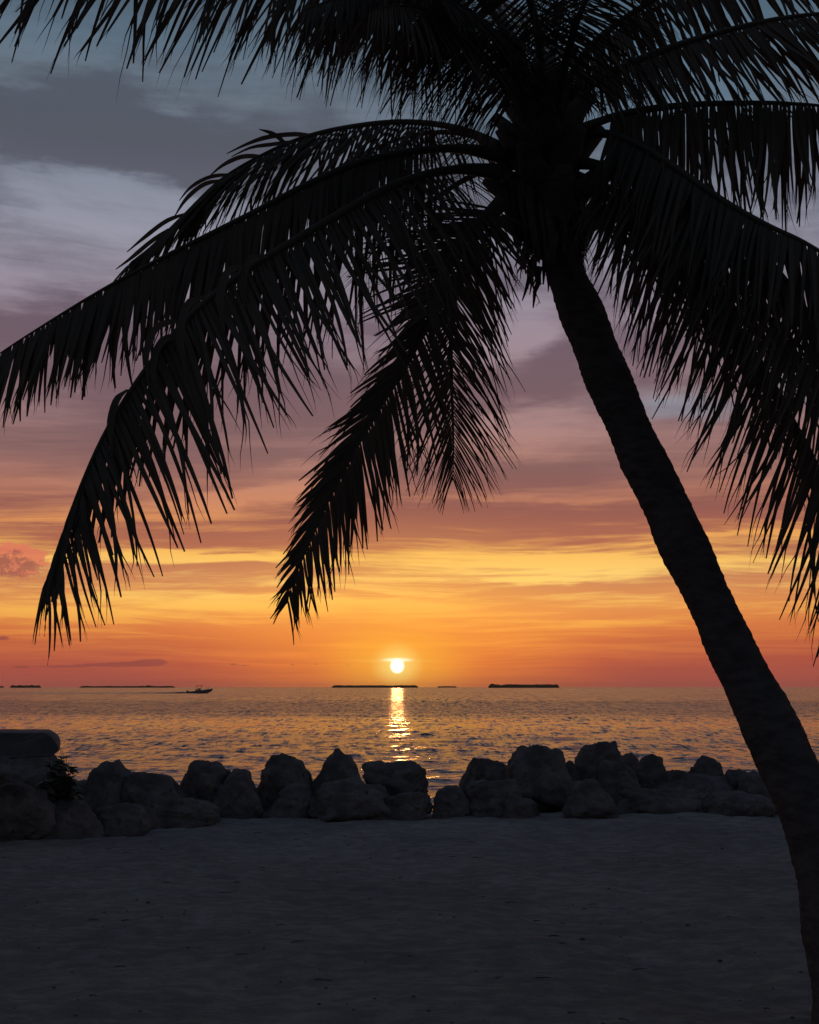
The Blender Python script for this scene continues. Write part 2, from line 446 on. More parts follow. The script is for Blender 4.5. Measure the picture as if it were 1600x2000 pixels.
# ------------------------------------------------------------------ sea
SEA = -0.9
def make_water():
    m, t, p, o = mat('sea_water')
    g = t.nodes.new('ShaderNodeNewGeometry')
    pos = S(t, g.outputs['Position'])
    sp = t.nodes.new('ShaderNodeSeparateXYZ'); t.links.new(pos.k, sp.inputs[0])
    px, py = S(t, sp.outputs[0]), S(t, sp.outputs[1])
    P2 = comb(t, px * 0.75, py)
    def sl(scale, k, detail, rough, zoff):
        c = noise_t(t, comb(t, px * 0.55, py, zoff), scale, detail, rough, color=True)
        s_ = t.nodes.new('ShaderNodeSeparateXYZ'); t.links.new(c.k, s_.inputs[0])
        return (S(t, s_.outputs[0]) - 0.5) * k, (S(t, s_.outputs[1]) - 0.5) * k
    # gust patches: long across the view, short along it
    gust = noise_t(t, comb(t, px * 0.010, py * 0.045, 2.0), 1.0, 4, 0.55)
    g2 = noise_t(t, comb(t, px * 0.05, py * 0.16, 6.0), 1.0, 4, 0.6)
    amp = mrange(t, gust * 0.6 + g2 * 0.4, 0.38, 0.62, 1.05, 2.0)
    # ruffled belt offshore, slick water before and beyond it
    belt = mrange(t, py + (g2 - 0.5) * 60, 100.0, 128.0) * mrange(t, py + (g2 - 0.5) * 90, 260.0, 190.0)
    slick = mrange(t, py + (g2 - 0.5) * 25, 62.0, 76.0) * mrange(t, py + (g2 - 0.5) * 25, 108.0, 92.0)
    far = mrange(t, py, 180.0, 900.0, 1.0, 0.8)
    amp = (amp + belt * 1.3 - slick * 0.6) * far * mrange(t, py, 30.0, 150.0, 1.0, 0.9)
    ax, ay = sl(4.2, 0.80, 5, 0.65, 0.0)
    bx, by = sl(1.7, 0.62, 6, 0.72, 11.0)
    cx, cy = sl(0.25, 0.10, 3, 0.5, 23.0)
    # longer wave groups, drawn out along the wind, that still read far offshore
    def grp(fx, fy, k, z):
        c = noise_t(t, comb(t, px * fx, py * fy, z), 1.0, 4, 0.75, color=True)
        s_ = t.nodes.new('ShaderNodeSeparateXYZ'); t.links.new(c.k, s_.inputs[0])
        return (S(t, s_.outputs[0]) - 0.5) * k, (S(t, s_.outputs[1]) - 0.5) * k
    wmid = mrange(t, py, 28.0, 60.0); wfar = mrange(t, py, 110.0, 260.0)
    dx1, dy1 = grp(3.2, 0.45, 1.1, 3.0); ex, ey = grp(1.6, 0.06, 1.5, 8.0)
    nx_ = (ax + bx + cx + dx1 * wmid) * amp * 1.7; ny_ = (ay + by + cy + dy1 * wmid + ey * wfar) * amp
    gn = t.nodes.new('ShaderNodeSeparateXYZ'); t.links.new(g.outputs['Normal'], gn.inputs[0])
    vx, vy, vz = (S(t, gn.outputs[i]) for i in range(3))
    nn = comb(t, vx + nx_, vy + ny_, vz)
    nz = t.nodes.new('ShaderNodeVectorMath'); nz.operation = 'NORMALIZE'; t.links.new(nn.k, nz.inputs[0])
    t.links.new(nz.outputs[0], p.inputs['Normal'])
    p.inputs['Base Color'].default_value = (0.030, 0.022, 0.020, 1)
    rg = mrange(t, py, 25.0, 140.0, 0.17, 0.19) + belt * 0.05 - slick * 0.05
    t.links.new(rg.k, p.inputs['Roughness'])
    p.inputs['IOR'].default_value = 1.333
    p.inputs['Specular IOR Level'].default_value = 0.5
    return m
M_water = make_water()
inv = np.linspace(1 / 14.0, 1 / 14000.0, 520)
rr = 1 / inv
th = np.concatenate([np.linspace(-85, -24, 40, endpoint=False), np.linspace(-24, 24, 560, endpoint=False), np.linspace(24, 85, 41)])
TH, RR = np.meshgrid(np.radians(th), rr)
WX = RR * np.sin(TH); WY = RR * np.cos(TH)
dr = np.gradient(rr)[:, None] * -1 if rr[1] < rr[0] else np.gradient(rr)[:, None]
dt = RR * np.radians(48 / 560)
rng = np.random.RandomState(4)
WZ = np.zeros_like(WX)
for i in range(46):
    lam = 0.55 * 1.085 ** i
    ang = rng.normal(0.15, 0.9); k = 2 * math.pi / lam
    a = 0.0050 * lam * (0.8 if lam < 4 else 4 / lam * .8)
    fade = np.clip((lam / (np.abs(dr) * 2.6)) - 0.4, 0, 1) * np.clip((lam / (dt * 2.0)) - 0.5, 0, 1)
    ph = k * (WX * math.sin(ang) + WY * math.cos(ang)) + rng.rand() * 6.28
    env = 0.6 + 0.4 * vnoise(WX / (lam * 5) + i, WY / (lam * 3), 20 + i)
    s_ = np.sin(ph)
    WZ += a * fade * env * (s_ + 0.25 * np.cos(2 * ph))
vs = np.stack([WX.ravel(), WY.ravel(), (WZ + SEA).ravel()], 1)
nc, nr = len(th), len(rr)
fs = [(j * nc + i, j * nc + i + 1, (j + 1) * nc + i + 1, (j + 1) * nc + i) for j in range(nr - 1) for i in range(nc - 1)]
sea = mesh('sea', vs, fs, M_water); tag(sea, kind='structure')

# ------------------------------------------------------------------ boulders along the shore
def boulder(x0, x1, top, bot, Y, label, seed, block=0.82, dep=0.95, rough=1.35, sub=5, lean=0.0, peak=0.0):
    if x1 != 838: x1 += 6
    if x0 != 845: x0 -= 6
    Y = max(Y, gY(bot) + .62 * (x1 - x0) / 2 / F * 15 * dep)
    a = at(x0, top, Y); b = at(x1, top, Y)
    zt = a.z; zb = at((x0 + x1) / 2, bot, Y).z
    zg = min(zb, 0.0) - 0.12
    cx = (a.x + b.x) / 2; hw = (b.x - a.x) / 2; hz = (zt - zg) / 2
    bm = bmesh.new(); bmesh.ops.create_icosphere(bm, subdivisions=sub, radius=1.0)
    rs = Vector((seed * 7.31, seed * 3.17, seed * 1.93)); rn = random.Random(seed * 13 + 5)
    planes = []
    for k in range(15):
        nn = Vector((rn.gauss(0, 1), rn.gauss(0, 1), rn.gauss(0, .8))).normalized()
        planes.append((nn, rn.uniform(.60, .95)))
    hd = hw * dep
    for v in bm.verts:
        p = v.co.copy()
        r = 1.0; acc = math.exp(-26 * r)
        for nn, dd in planes:
            c = p.dot(nn)
            if c > .15: acc += math.exp(-26 * min(3, dd / c))
        r = -math.log(acc) / 26
        q = Vector((math.copysign(abs(p.x) ** block, p.x), math.copysign(abs(p.y) ** block, p.y), math.copysign(abs(p.z) ** block, p.z))) * r
        n = mn.noise(p * 1.3 + rs) * 0.13 + mn.noise(p * 2.9 + rs * 2) * 0.08 * rough
        n += mn.fractal(p * 4.0 + rs, .8, 2.1, 6) * 0.045 * rough
        pit = mn.noise(p * 8.0 + rs)
        n -= max(0, pit - 0.12) * 0.10 * rough
        q *= 1 + n
        wz = 1.0 - peak * max(0, q.z) * 0.6 + .30 * max(0, .3 - q.z)
        v.co = Vector((q.x * hw * wz + lean * hw * q.z, q.y * hd * (1 + .2 * max(0, -q.z)), q.z * hz))
    # fit the visible extents back onto the wanted ones
    X_ = [v.co.x for v in bm.verts if v.co.z > -.1 * hz]; Z_ = [v.co.z for v in bm.verts]
    sx_ = 2 * hw / (max(X_) - min(X_)); sz = 2 * hz / (max(Z_) - min(Z_))
    ox = (max(X_) + min(X_)) / 2; oz = (max(Z_) + min(Z_)) / 2
    for v in bm.verts:
        v.co.x = (v.co.x - ox) * sx_; v.co.z = (v.co.z - oz) * sz
    me = bpy.data.meshes.new('boulder'); bm.to_mesh(me); bm.free()
    me.polygons.foreach_set('use_smooth', [True] * len(me.polygons))
    me.materials.append(M_rock)
    o = bpy.data.objects.new('boulder', me); C.objects.link(o)
    o.location = (cx, Y, (zt + zg) / 2)
    tag(o, label, 'boulder', 'limestone boulders lining the shore')
    return o

BR = [
    (150, 300, 1532, 1600, 15.6, 'low rock filling the dip behind the leftmost tall boulder', {}),
    (300, 420, 1530, 1600, 15.8, 'low rock behind the dip left of the bumpy-crowned block', {}),
    (450, 570, 1536, 1600, 16.2, 'low rock behind the dip left of the flat-topped sloping boulder', {}),
    (570, 670, 1530, 1600, 16.3, 'low rock behind, between the flat-topped and the sharply peaked boulder', {}),
    (680, 780, 1530, 1600, 16.3, 'low rock behind, between the sharp peak and the saddle-topped boulder', {}),
    (960, 1060, 1520, 1600, 16.6, 'low rock behind, between the domed boulder and the biggest dome', {}),
    (1280, 1420, 1512, 1600, 16.7, 'low rock behind the triangular boulder', {}),
    # x0, x1, top, bottom, Y, label, kwargs
    (-70, 118, 1462, 1610, 13.0, 'big dark boulder directly under the flat slab at the left edge', {}),
    (-60, 110, 1530, 1648, 12.2, 'low dark boulder lying on the sand at the far left edge', {}),
    (70, 200, 1560, 1640, 12.9, 'low boulder in front of the leafy shrub, half sunk in the sand', {}),
    (112, 190, 1523, 1600, 14.0, 'dark hump-shaped boulder just right of the leafy shrub', {}),
    (174, 256, 1484, 1610, 14.6, 'tall round-topped boulder, first tall one right of the leafy shrub', {'block': .82}),
    (246, 362, 1507, 1610, 14.5, 'boulder with a ridge sloping down to the right, beside the leftmost tall one', {'lean': -.25}),
    (178, 300, 1568, 1634, 13.4, 'low front boulder below the leftmost tall boulder', {}),
    (282, 424, 1555, 1622, 13.6, 'long low front boulder at the left end of the open sand', {}),
    (354, 450, 1484, 1600, 14.8, 'rough block-shaped boulder with a bumpy crown, left of the centre rocks', {'block': .82}),
    (425, 507, 1502, 1602, 14.6, 'rounded shoulder boulder leaning against the bumpy-crowned block', {}),
    (510, 614, 1470, 1590, 15.4, 'flat-topped boulder that slopes down to its right', {'block': .82, 'lean': -.22}),
    (528, 612, 1531, 1603, 14.7, 'smaller boulder at the foot of the flat-topped sloping one', {}),
    (609, 716, 1461, 1590, 15.4, 'pointed boulder with the sharpest peak of the row', {'peak': .75, 'block': .9}),
    (612, 752, 1520, 1608, 14.6, 'broad round boulder in front of the sharply peaked one', {}),
    (712, 838, 1484, 1580, 15.5, 'smooth saddle-topped boulder below the sun glitter', {'block': .825}),
    (738, 836, 1545, 1600, 14.8, 'low sloping boulder in front of the saddle-topped one', {'lean': .2}),
    (845, 918, 1534, 1598, 15.0, 'small rounded boulder just right of the water gap', {}),
    (905, 998, 1478, 1575, 15.9, 'domed boulder behind the second row, right of the water gap', {'block': .825}),
    (900, 1016, 1520, 1598, 15.1, 'squat boulder in front of the domed one', {}),
    (982, 1048, 1556, 1600, 14.8, 'smallest front boulder, a low lump on the sand edge', {'sub': 4}),
    (994, 1110, 1454, 1585, 15.7, 'biggest dome-shaped boulder in the right half of the row', {'block': .828}),
    (1086, 1130, 1485, 1570, 16.1, 'narrow boulder wedged right of the biggest dome', {'sub': 4}),
    (1124, 1214, 1446, 1570, 16.0, 'highest boulder of the row with a notched top', {'block': .8, 'lean': .15}),
    (1164, 1248, 1484, 1580, 15.4, 'pale smooth boulder resting below the highest one', {}),
    (1200, 1250, 1470, 1560, 16.3, 'small boulder peeping out behind the pale smooth one', {'sub': 4}),
    (1238, 1300, 1471, 1575, 15.8, 'upright blocky boulder right of the pale smooth one', {'block': .8}),
    (1106, 1194, 1521, 1602, 14.9, 'rounded front boulder at the foot of the highest one', {}),
    (1206, 1392, 1538, 1596, 15.0, 'long flat front boulder like a low step', {'dep': .45, 'block': .82}),
    (1292, 1362, 1502, 1580, 16.1, 'low boulder left of the triangular one', {}),
    (1338, 1414, 1475, 1575, 15.8, 'triangular boulder, last peak before the leaning palm trunk', {'peak': .5}),
    (1402, 1470, 1501, 1580, 15.9, 'knobbly boulder between the triangular one and the trunk', {'rough': 1.5}),
    (1444, 1530, 1505, 1590, 15.6, 'boulder partly hidden behind the left edge of the palm trunk', {'rough': 1.3}),
    (1368, 1500, 1546, 1598, 15.0, 'low front boulder nearest the palm trunk', {}),
    (1578, 1700, 1492, 1592, 15.6, 'boulder showing at the right edge of the picture behind the trunk', {}),
]
for i, (x0, x1, tp, bt, Yd, lab, kw) in enumerate(BR):
    boulder(x0, x1, tp, bt, Yd, lab, i + 1, **kw)

# ------------------------------------------------------------------ slab at left edge
def slab():
    Yf = 12.5; top = at(0, 1430, Yf).z; bot = at(0, 1480, Yf).z
    xl = at(-260, 1430, Yf).x; xr = at(117, 1455, Yf).x
    prof = []   # right-hand end outline in x (offset from xr), z
    for (px, py) in ((92, 1430), (99, 1433), (106, 1438), (112, 1444), (117, 1452), (118, 1460), (114, 1467), (106, 1472), (97, 1476), (84, 1480)):
        q = at(px, py, Yf); prof.append((q.x, q.z))
    xsn = 44; rows = []
    ring = [(xl, bot)] + [(xl, bot + (top - bot) * k / 6) for k in range(1, 6)] + [(xl, top)]
    ring += [(xl + (prof[0][0] - xl) * k / xsn, top) for k in range(1, xsn)] + prof
    ring += [(prof[-1][0] + (xl - prof[-1][0]) * k / xsn, bot) for k in range(1, xsn)]
    n = len(ring); V = []
    cxr = sum(r[0] for r in ring) / n; czr = (top + bot) / 2
    D = 14; fs = []
    for d in range(D + 1):
        y = Yf + 0.95 * d / D; e = min(d, D - d); shrink = 0.985 if e == 0 else (0.996 if e == 1 else 1.0)
        for (x, z) in ring:
            xx = cxr + (x - cxr) * shrink; zz = czr + (z - czr) * (shrink if e else .93)
            p = Vector((xx, y, zz)); nn = mn.fractal(p * 6, 1, 2, 4)
            flat = 0.15 if z > top - .01 else 1.0
            xx -= (y - Yf) * .285
            V.append((xx + nn * .012, y + nn * .02, zz + nn * .018 * flat + (0 if flat < 1 else mn.noise(p * 2.5) * .03)))
    for d in range(D):
        for i in range(n):
            fs.append((d * n + i, d * n + (i + 1) % n, (d + 1) * n + (i + 1) % n, (d + 1) * n + i))
    fs.append(tuple(range(n))); fs.append(tuple(D * n + i for i in range(n))[::-1])
    o = mesh('stone_slab', V, fs, M_slab, smooth=False)
    tag(o, 'thick flat-topped stone slab lying on the boulders at the left edge', 'slab')
slab()

# ------------------------------------------------------------------ leafy shrub beside slab
def shrub():
    rnd = random.Random(5)
    base = at(118, 1600, 13.75); base.z = 0
    root = empty('shrub', base)
    tag(root, 'small leafy shrub with broad pointed leaves growing beside the flat slab', 'shrub')
    st_, lf = MB(), MB()
    tips = [(122, 1466), (134, 1488), (142, 1506), (146, 1528), (130, 1476), (138, 1538), (126, 1510), (134, 1518), (118, 1462), (104, 1474), (96, 1480), (118, 1492), (128, 1500), (138, 1508), (108, 1508), (124, 1520), (132, 1528), (112, 1530), (100, 1520), (90, 1500), (128, 1545), (104, 1546), (140, 1524), (84, 1512), (74, 1524), (95, 1535), (118, 1556), (86, 1548)]
    for (px, py) in tips:
        Yt = 13.7 + rnd.uniform(-.2, .25)
        tip = at(px, py, Yt) - base
        b0 = Vector((rnd.uniform(-.08, .08), rnd.uniform(-.08, .08), 0.0))
        mid = b0.lerp(tip, .55) + Vector((rnd.uniform(-.05, .05), rnd.uniform(-.05, .05), -.03))
        pts, L = catmull([b0, mid, tip], 8)
        st_.tube(pts, [.007 * (1 - .6 * i / 8) for i in range(9)], 5)
        for k in range(rnd.randint(7, 10)):
            f = rnd.uniform(.72, 1.0); p = pts[int(f * 8)]
            a = rnd.uniform(0, 6.28); up = rnd.uniform(-.2, .9)
            d = Vector((math.cos(a), math.sin(a), up)).normalized()
            l = rnd.uniform(.11, .17); wd = l * rnd.uniform(.20, .27)
            s_ = d.cross(Vector((rnd.uniform(-1, 1), rnd.uniform(-1, 1), 1.2))).normalized(); nrm = s_.cross(d)
            V = []; K = 6
            for q in range(K + 1):
                u = q / K; ww = wd * math.sin(math.pi * u ** .8) ** .8 if 0 < u < 1 else 0.0015
                c = p + d * (l * u) - Vector((0, 0, 1)) * (l * .25 * u * u)
                V += [c - s_ * ww + nrm * ww * .25, c, c + s_ * ww + nrm * ww * .25]
            lf.add(V, [(3 * q + r, 3 * q + r + 1, 3 * q + r + 4, 3 * q + r + 3) for q in range(K) for r in (0, 1)])
    st_.build('stem', M_bark, root); lf.build('foliage', M_shrub, root)
shrub()

# ------------------------------------------------------------------ the leaning palm
palm_base = Vector((0, 0, 0))
TR = [  # centre px, row, width px, depth
    (1672, 2010, 158, 6.05), (1664, 1960, 152, 6.08), (1645, 1850, 142, 6.15), (1613, 1700, 128, 6.28), (1578, 1580, 122, 6.38), (1542, 1500, 118, 6.46),
    (1496, 1400, 110, 6.55), (1445, 1300, 107, 6.65), (1399, 1200, 98, 6.74), (1352, 1100, 96, 6.82), (1306, 1000, 98, 6.90),
    (1258, 900, 102, 6.98), (1213, 800, 94, 7.05), (1171, 700, 92, 7.12), (1140, 620, 96, 7.16), (1112, 550, 90, 7.2), (1092, 480, 92, 7.2), (1078, 400, 94, 7.2), (1066, 300, 96, 7.2), (1060, 200, 80, 7.2), (1058, 120, 40, 7.2)]
b0 = at(TR[0][0], TR[0][1], TR[0][3]); b0.z = 0
palm = empty('palm_tree', (b0.x, b0.y, 0))
tag(palm, 'tall coconut palm leaning left with drooping fronds over the beach', 'palm tree')
PO = Vector((b0.x, b0.y, 0))
def trunk():
    P = [at(c, r, d) for c, r, wd, d in TR]
    Rr = []
    for (c, r, wd, d) in TR:
        Rr.append(wd / F * d / 2 * 0.915)
    P[0].z = -0.15; Rr[0] *= 1.15
    n = 420
    # resample (radius too)
    pts, L = catmull(P, n)
    # radius by arc position of the originals
    arc = [0]
    for i in range(len(P) - 1): arc.append(arc[-1] + (P[i + 1] - P[i]).length)
    arc = np.array(arc) / arc[-1]
    rnd = random.Random(3); K = 40; V = []
    up = Vector((0, 1, 0)); step = 0.0; ringpos = []
    s = 0.0
    while s < L:
        ringpos.append(s); s += rnd.uniform(.035, .07)
    ringpos = np.array(ringpos)
    for i, p in enumerate(pts):
        T = (pts[min(i + 1, n)] - pts[max(i - 1, 0)]).normalized()
        u = (up - T * up.dot(T)).normalized(); B = T.cross(u)
        t = i / n; r0 = float(np.interp(t, arc, Rr)); s = t * L
        for j in range(K):
            a = 2 * math.pi * j / K
            sj = s + 0.012 * math.sin(a * 2 + s * 3) + 0.02 * mn.noise(Vector((math.cos(a), math.sin(a), s * 2)))
            k = int(np.searchsorted(ringpos, sj)) - 1; k = max(0, min(k, len(ringpos) - 2))
            f = min(1, max(0, (sj - ringpos[k]) / (ringpos[k + 1] - ringpos[k])))
            ring = (0.0042 + 0.005 * mn.noise(Vector((k * 3.1, a, 0)))) * (1 - f) ** 1.5
            q = Vector((math.cos(a) * 2.2, math.sin(a) * 2.2, s * 4))
            r = r0 + ring + 0.008 * mn.noise(q) + 0.005 * mn.noise(q * 3.2) - max(0, mn.noise(q * 6) - .2) * .014
            r += 0.006 * math.sin(s * 5.1) + 0.004 * math.sin(s * 11.7 + 1)
            V.append(p + u * (math.sin(a) * r) + B * (math.cos(a) * r) - PO)
    fs = [(i * K + j, i * K + (j + 1) % K, (i + 1) * K + (j + 1) % K, (i + 1) * K + j) for i in range(n) for j in range(K)]
    fs.append(tuple(n * K + j for j in range(K)))
    mesh('trunk', V, fs, M_bark, palm)
trunk()

UP = Vector((0, 0, 1))
def frond(pts, L=0.62, seed=1, n=88, t0=0.2, fwd=0.45, upb=0.25, droop=(0.10, 0.10), spread=(1, 1), wid=0.036, side=None, grav=0.6, extra=(),
          thick=0.03, broken=0.05, kink=0.0, tipfan=0.9, base_len=0.6, lens=(1, 1), clump=0.05, twist=0.3, end_len=0.45, curl=0.0):
    """one pinnate frond: a tapered rachis with two rows of long folded leaflets, one mesh"""
    rnd = random.Random(seed * 101 + 7); n = int(n * .86)
    P, total = catmull([at(*p) - PO for p in pts], 60)
    mb = MB()
    rad = [max(0.0025, thick * (1 - i / 60) ** 0.75 * (1.0 + 1.3 * max(0, 0.10 - i / 60) / 0.10 * 0.6)) for i in range(61)]
    mb.tube(P, rad, 8, flat=0.8)
    if side is None:
        h = P[-1] - P[0]; h.z = 0
        sv = h.cross(UP).normalized()
    else: sv = Vector(side).normalized()
    for sgn, dr_, sp_, ln_ in ((1, droop[0], spread[0], lens[0]), (-1, droop[1], spread[1], lens[1])):
        if sp_ is None: continue
        phase = 0.0
        for i in range(n):
            t = t0 + (1 - t0) * ((i + rnd.uniform(-.25, .25)) / n)
            t = min(1, max(t0 * .9, t)); x = t * 60; k = min(59, int(x)); p = P[k].lerp(P[k + 1], x - k)
            T = (P[min(60, k + 2)] - P[max(0, k - 1)]).normalized()
            Sd = sv * sgn; Sd = (Sd - T * Sd.dot(T)).normalized(); U = Sd.cross(T)
            if U.z < 0 and abs(T.z) < .97: U = -U
            tt = (t - t0) / (1 - t0)
            ln = L * ln_ * (base_len + (1 - base_len) * min(1, tt / .22)) * (1 - (1 - end_len) * max(0, (tt - .55) / .45) ** 1.6)
            ln *= rnd.uniform(.92, 1.07)
            if rnd.random() < .05: ln *= rnd.uniform(.4, .8)
            phase = phase * .8 + rnd.gauss(0, clump) * .6
            fw = fwd * (.45 + .9 * tt) + (tipfan) * max(0, tt - .72) / .28 + phase
            d = (Sd * sp_ + T * fw + U * (upb + rnd.uniform(-.12, .12)) * (1 - .7 * max(0, tt - .7) / .3) - UP * grav * rnd.uniform(.85, 1.15) + Vector((rnd.gauss(0, .018), rnd.gauss(0, .05), rnd.gauss(0, .018)))).normalized()
            K = 9; seg = ln / K
            brk = rnd.randint(1, 6) if rnd.random() < broken else -1
            g = dr_ * rnd.uniform(.8, 1.2)
            wmax = wid * .68 * rnd.uniform(.7, 1.15) * (1 - .35 * max(0, tt - .7) / .3)
            tw = rnd.gauss(0, twist)
            c = p.copy(); V = []; fsr = []
            split = rnd.random() < .6; sk = rnd.choice((6, 7, 8)); 
            cl = rnd.gauss(0, .018)
            Wd = None
            line = []
            for q in range(K + 1):
                u = q / K
                prof = (0.5 + 0.5 * min(1, u / .10)) * (1 - max(0, (u - .25) / .75) ** 1.5 * .72)
                ww = wmax * .5 * prof
                Wr = T - d * T.dot(d)
                if Wr.length < .25: Wr = sv - d * sv.dot(d)
                Wr.normalize(); Nr = d.cross(Wr)
                a_ = tw * (0.2 + u)
                Wd2 = Wr * math.cos(a_) + Nr * math.sin(a_); Nr2 = d.cross(Wd2)
                line.append((c.copy(), Wd2, Nr2, ww, d.copy()))
                c = c + d * seg
                gg = g * (0.3 + u)
                if q == brk:
                    d = (d * .25 + Vector((rnd.gauss(0, .15), rnd.gauss(0, .15), -1))).normalized(); gg = .3
                d = (d - UP * gg + Wd2 * cl + Vector((rnd.gauss(0, .012), rnd.gauss(0, .02), 0))).normalized()
            last = sk if split else K
            for q in range(last + 1):
                cc, W_, N_, ww, d_ = line[q]
                V += [cc - W_ * ww + N_ * ww * .35, cc, cc + W_ * ww + N_ * ww * .35]
            fsr = [(3 * q + r, 3 * q + r + 1, 3 * q + r + 4, 3 * q + r + 3) for q in range(last) for r in (0, 1)]
            mb.add(V, fsr)
            if split:
                for e in (-1, 1):
                    V = []; cc, W_, N_, ww, d_ = line[last]
                    rem = ln * (K - last) / K * rnd.uniform(.5, 1.3); dd = (d_ + W_ * e * rnd.uniform(.02, .20)).normalized()
                    a0 = cc + W_ * ww * .5 * e
                    for q in range(4):
                        wq = ww * .5 * (1 - q / 3.3)
                        V += [a0 - W_ * wq, a0 + W_ * wq]; a0 = a0 + dd * rem / 3; dd = (dd - UP * .12 + W_ * rnd.gauss(0, .12)).normalized()
                    mb.add(V, [(2 * q, 2 * q + 1, 2 * q + 3, 2 * q + 2) for q in range(3)])
    for (line_, w_) in extra:
        q, _ = catmull([at(*e) - PO for e in line_], 12); V = []
        for i, c in enumerate(q):
            u = i / 12; T = (q[min(12, i + 1)] - q[max(0, i - 1)]).normalized(); W_ = T.cross(Vector((.25, 1, .1))).normalized()
            ww = w_ * .5 * (.5 + .5 * min(1, u * 5)) * (1 - max(0, u - .6) / .4 * .8)
            V += [c - W_ * ww, c + Vector((0, ww * .5, 0)), c + W_ * ww]
        mb.add(V, [(3 * k + r, 3 * k + r + 1, 3 * k + r + 4, 3 * k + r + 3) for k in range(12) for r in (0, 1)])
    o = mb.build('frond', M_leaf, palm)
    return o

# --- left side
# top-left frond whose rachis arcs above the picture
frond([(1040, 180, 7.1), (960, 20, 6.9), (820, -80, 6.6), (620, -140, 6.3), (400, -165, 6.0), (180, -160, 5.7), (0, -130, 5.5), (-120, -100, 5.4)], L=.98, seed=1, n=92, fwd=.55, grav=.9, spread=(.25, .25), wid=.040, upb=0, end_len=.5, droop=(.05, .05))
frond([(1030, 190, 7.2), (930, 70, 7.4), (800, -10, 7.7), (660, -50, 7.9), (520, -80, 8.1), (400, -90, 8.3)], L=.85, seed=2, n=80, fwd=.5, grav=1, spread=(.3, .3), wid=.034, upb=0)
frond([(1030, 170, 7.0), (960, 60, 6.6), (880, 10, 6.2), (780, -20, 5.8), (680, -10, 5.4), (590, 20, 5.1)], L=.55, seed=3, n=90, fwd=.3, grav=1, spread=(.35, .35), wid=.03)
# upper arc
frond([(980, 290, 7.2), (900, 252, 7.4), (800, 238, 7.7), (700, 245, 7.9), (600, 266, 8.1), (510, 304, 8.3), (430, 352, 8.4), (360, 418, 8.5), (300, 476, 8.6), (255, 512, 8.6)], L=.70, seed=4, n=104, t0=.2, fwd=.7, upb=.25, grav=.75, spread=(.22, .30), wid=.038, end_len=.5, thick=.03, tipfan=.3,
      extra=[([(610, 264, 8.1), (570, 262, 8.2), (520, 268, 8.2), (478, 283, 8.2), (443, 300, 8.2)], .035), ([(575, 276, 8.1), (530, 282, 8.3), (490, 288, 8.3), (452, 306, 8.3)], .03),
             ([(512, 305, 8.3), (472, 306, 8.4), (436, 322, 8.4), (408, 345, 8.4)], .035), ([(432, 352, 8.4), (398, 360, 8.4), (364, 388, 8.4), (340, 424, 8.4)], .035), ([(450, 340, 8.4), (408, 346, 8.4), (372, 366, 8.4), (350, 392, 8.4)], .03),
             ([(360, 418, 8.5), (324, 432, 8.5), (284, 462, 8.5), (248, 492, 8.5)], .035), ([(330, 447, 8.5), (292, 474, 8.5), (256, 504, 8.5), (226, 526, 8.5)], .035), ([(560, 282, 8.0), (535, 262, 8.0), (506, 252, 8.0)], .03)])
# long arc to the left edge
frond([(985, 305, 7.1), (900, 290, 7.0), (800, 296, 6.95), (700, 318, 6.9), (600, 360, 6.85), (500, 412, 6.8), (400, 462, 6.75), (300, 512, 6.7), (200, 566, 6.65), (100, 626, 6.6), (0, 690, 6.55), (-70, 745, 6.5)], L=.60, seed=5, n=130, t0=.16, fwd=.2, upb=0, grav=1.3, droop=(.06, .06), spread=(.30, .30), wid=.046, end_len=.75, thick=.034, tipfan=.3)
# big frond with curled leaflets sweeping to lower left
frond([(975, 335, 7.0), (900, 330, 6.8), (820, 344, 6.6), (740, 375, 6.45), (650, 425, 6.3), (560, 478, 6.2), (470, 535, 6.1), (390, 598, 6.0), (320, 675, 5.95), (260, 755, 5.9), (205, 845, 5.85), (165, 930, 5.8), (130, 1020, 5.8), (103, 1100, 5.8), (85, 1150, 5.8)], L=.98, seed=6, n=116, t0=.12, clump=.03, base_len=.9, fwd=.05, upb=0.05, grav=.9, droop=(.05, .10), spread=(.88, .08), side=(.93, -.3, .0), wid=.043, end_len=.36, thick=.036, broken=.06, tipfan=1.1, lens=(1, .8),
      extra=[([(345, 625, 5.9), (305, 640, 5.85), (286, 690, 5.8), (290, 745, 5.8)], .04), ([(400, 580, 5.9), (368, 592, 5.85), (352, 650, 5.8), (362, 735, 5.8)], .045), ([(352, 655, 5.9), (318, 664, 5.85), (300, 705, 5.8), (304, 770, 5.8)], .04),
             ([(475, 520, 6.0), (445, 530, 5.95), (430, 580, 5.9), (438, 650, 5.9)], .045), ([(520, 500, 6.1), (490, 505, 6.0), (474, 548, 6.0), (480, 610, 6.0)], .04), ([(250, 760, 5.9), (228, 780, 5.8), (215, 830, 5.8), (219, 890, 5.8)], .04),
             ([(160, 960, 5.8), (163, 1010, 5.75), (175, 1070, 5.75), (191, 1133, 5.75)], .03)])
# central hanging frond
frond([(985, 385, 7.1), (930, 440, 6.9), (880, 520, 6.75), (845, 610, 6.65), (800, 700, 6.6), (745, 790, 6.55), (692, 880, 6.5), (645, 970, 6.5), (605, 1060, 6.5), (575, 1130, 6.5), (560, 1180, 6.5)], L=.61, seed=7, n=118, t0=.07, fwd=1.0, upb=.1, droop=(.07, .05), grav=.10, spread=(.85, .55), side=(1, .3, 0), wid=.037, end_len=.36, thick=.03, base_len=.95, lens=(1, .72), tipfan=.3)
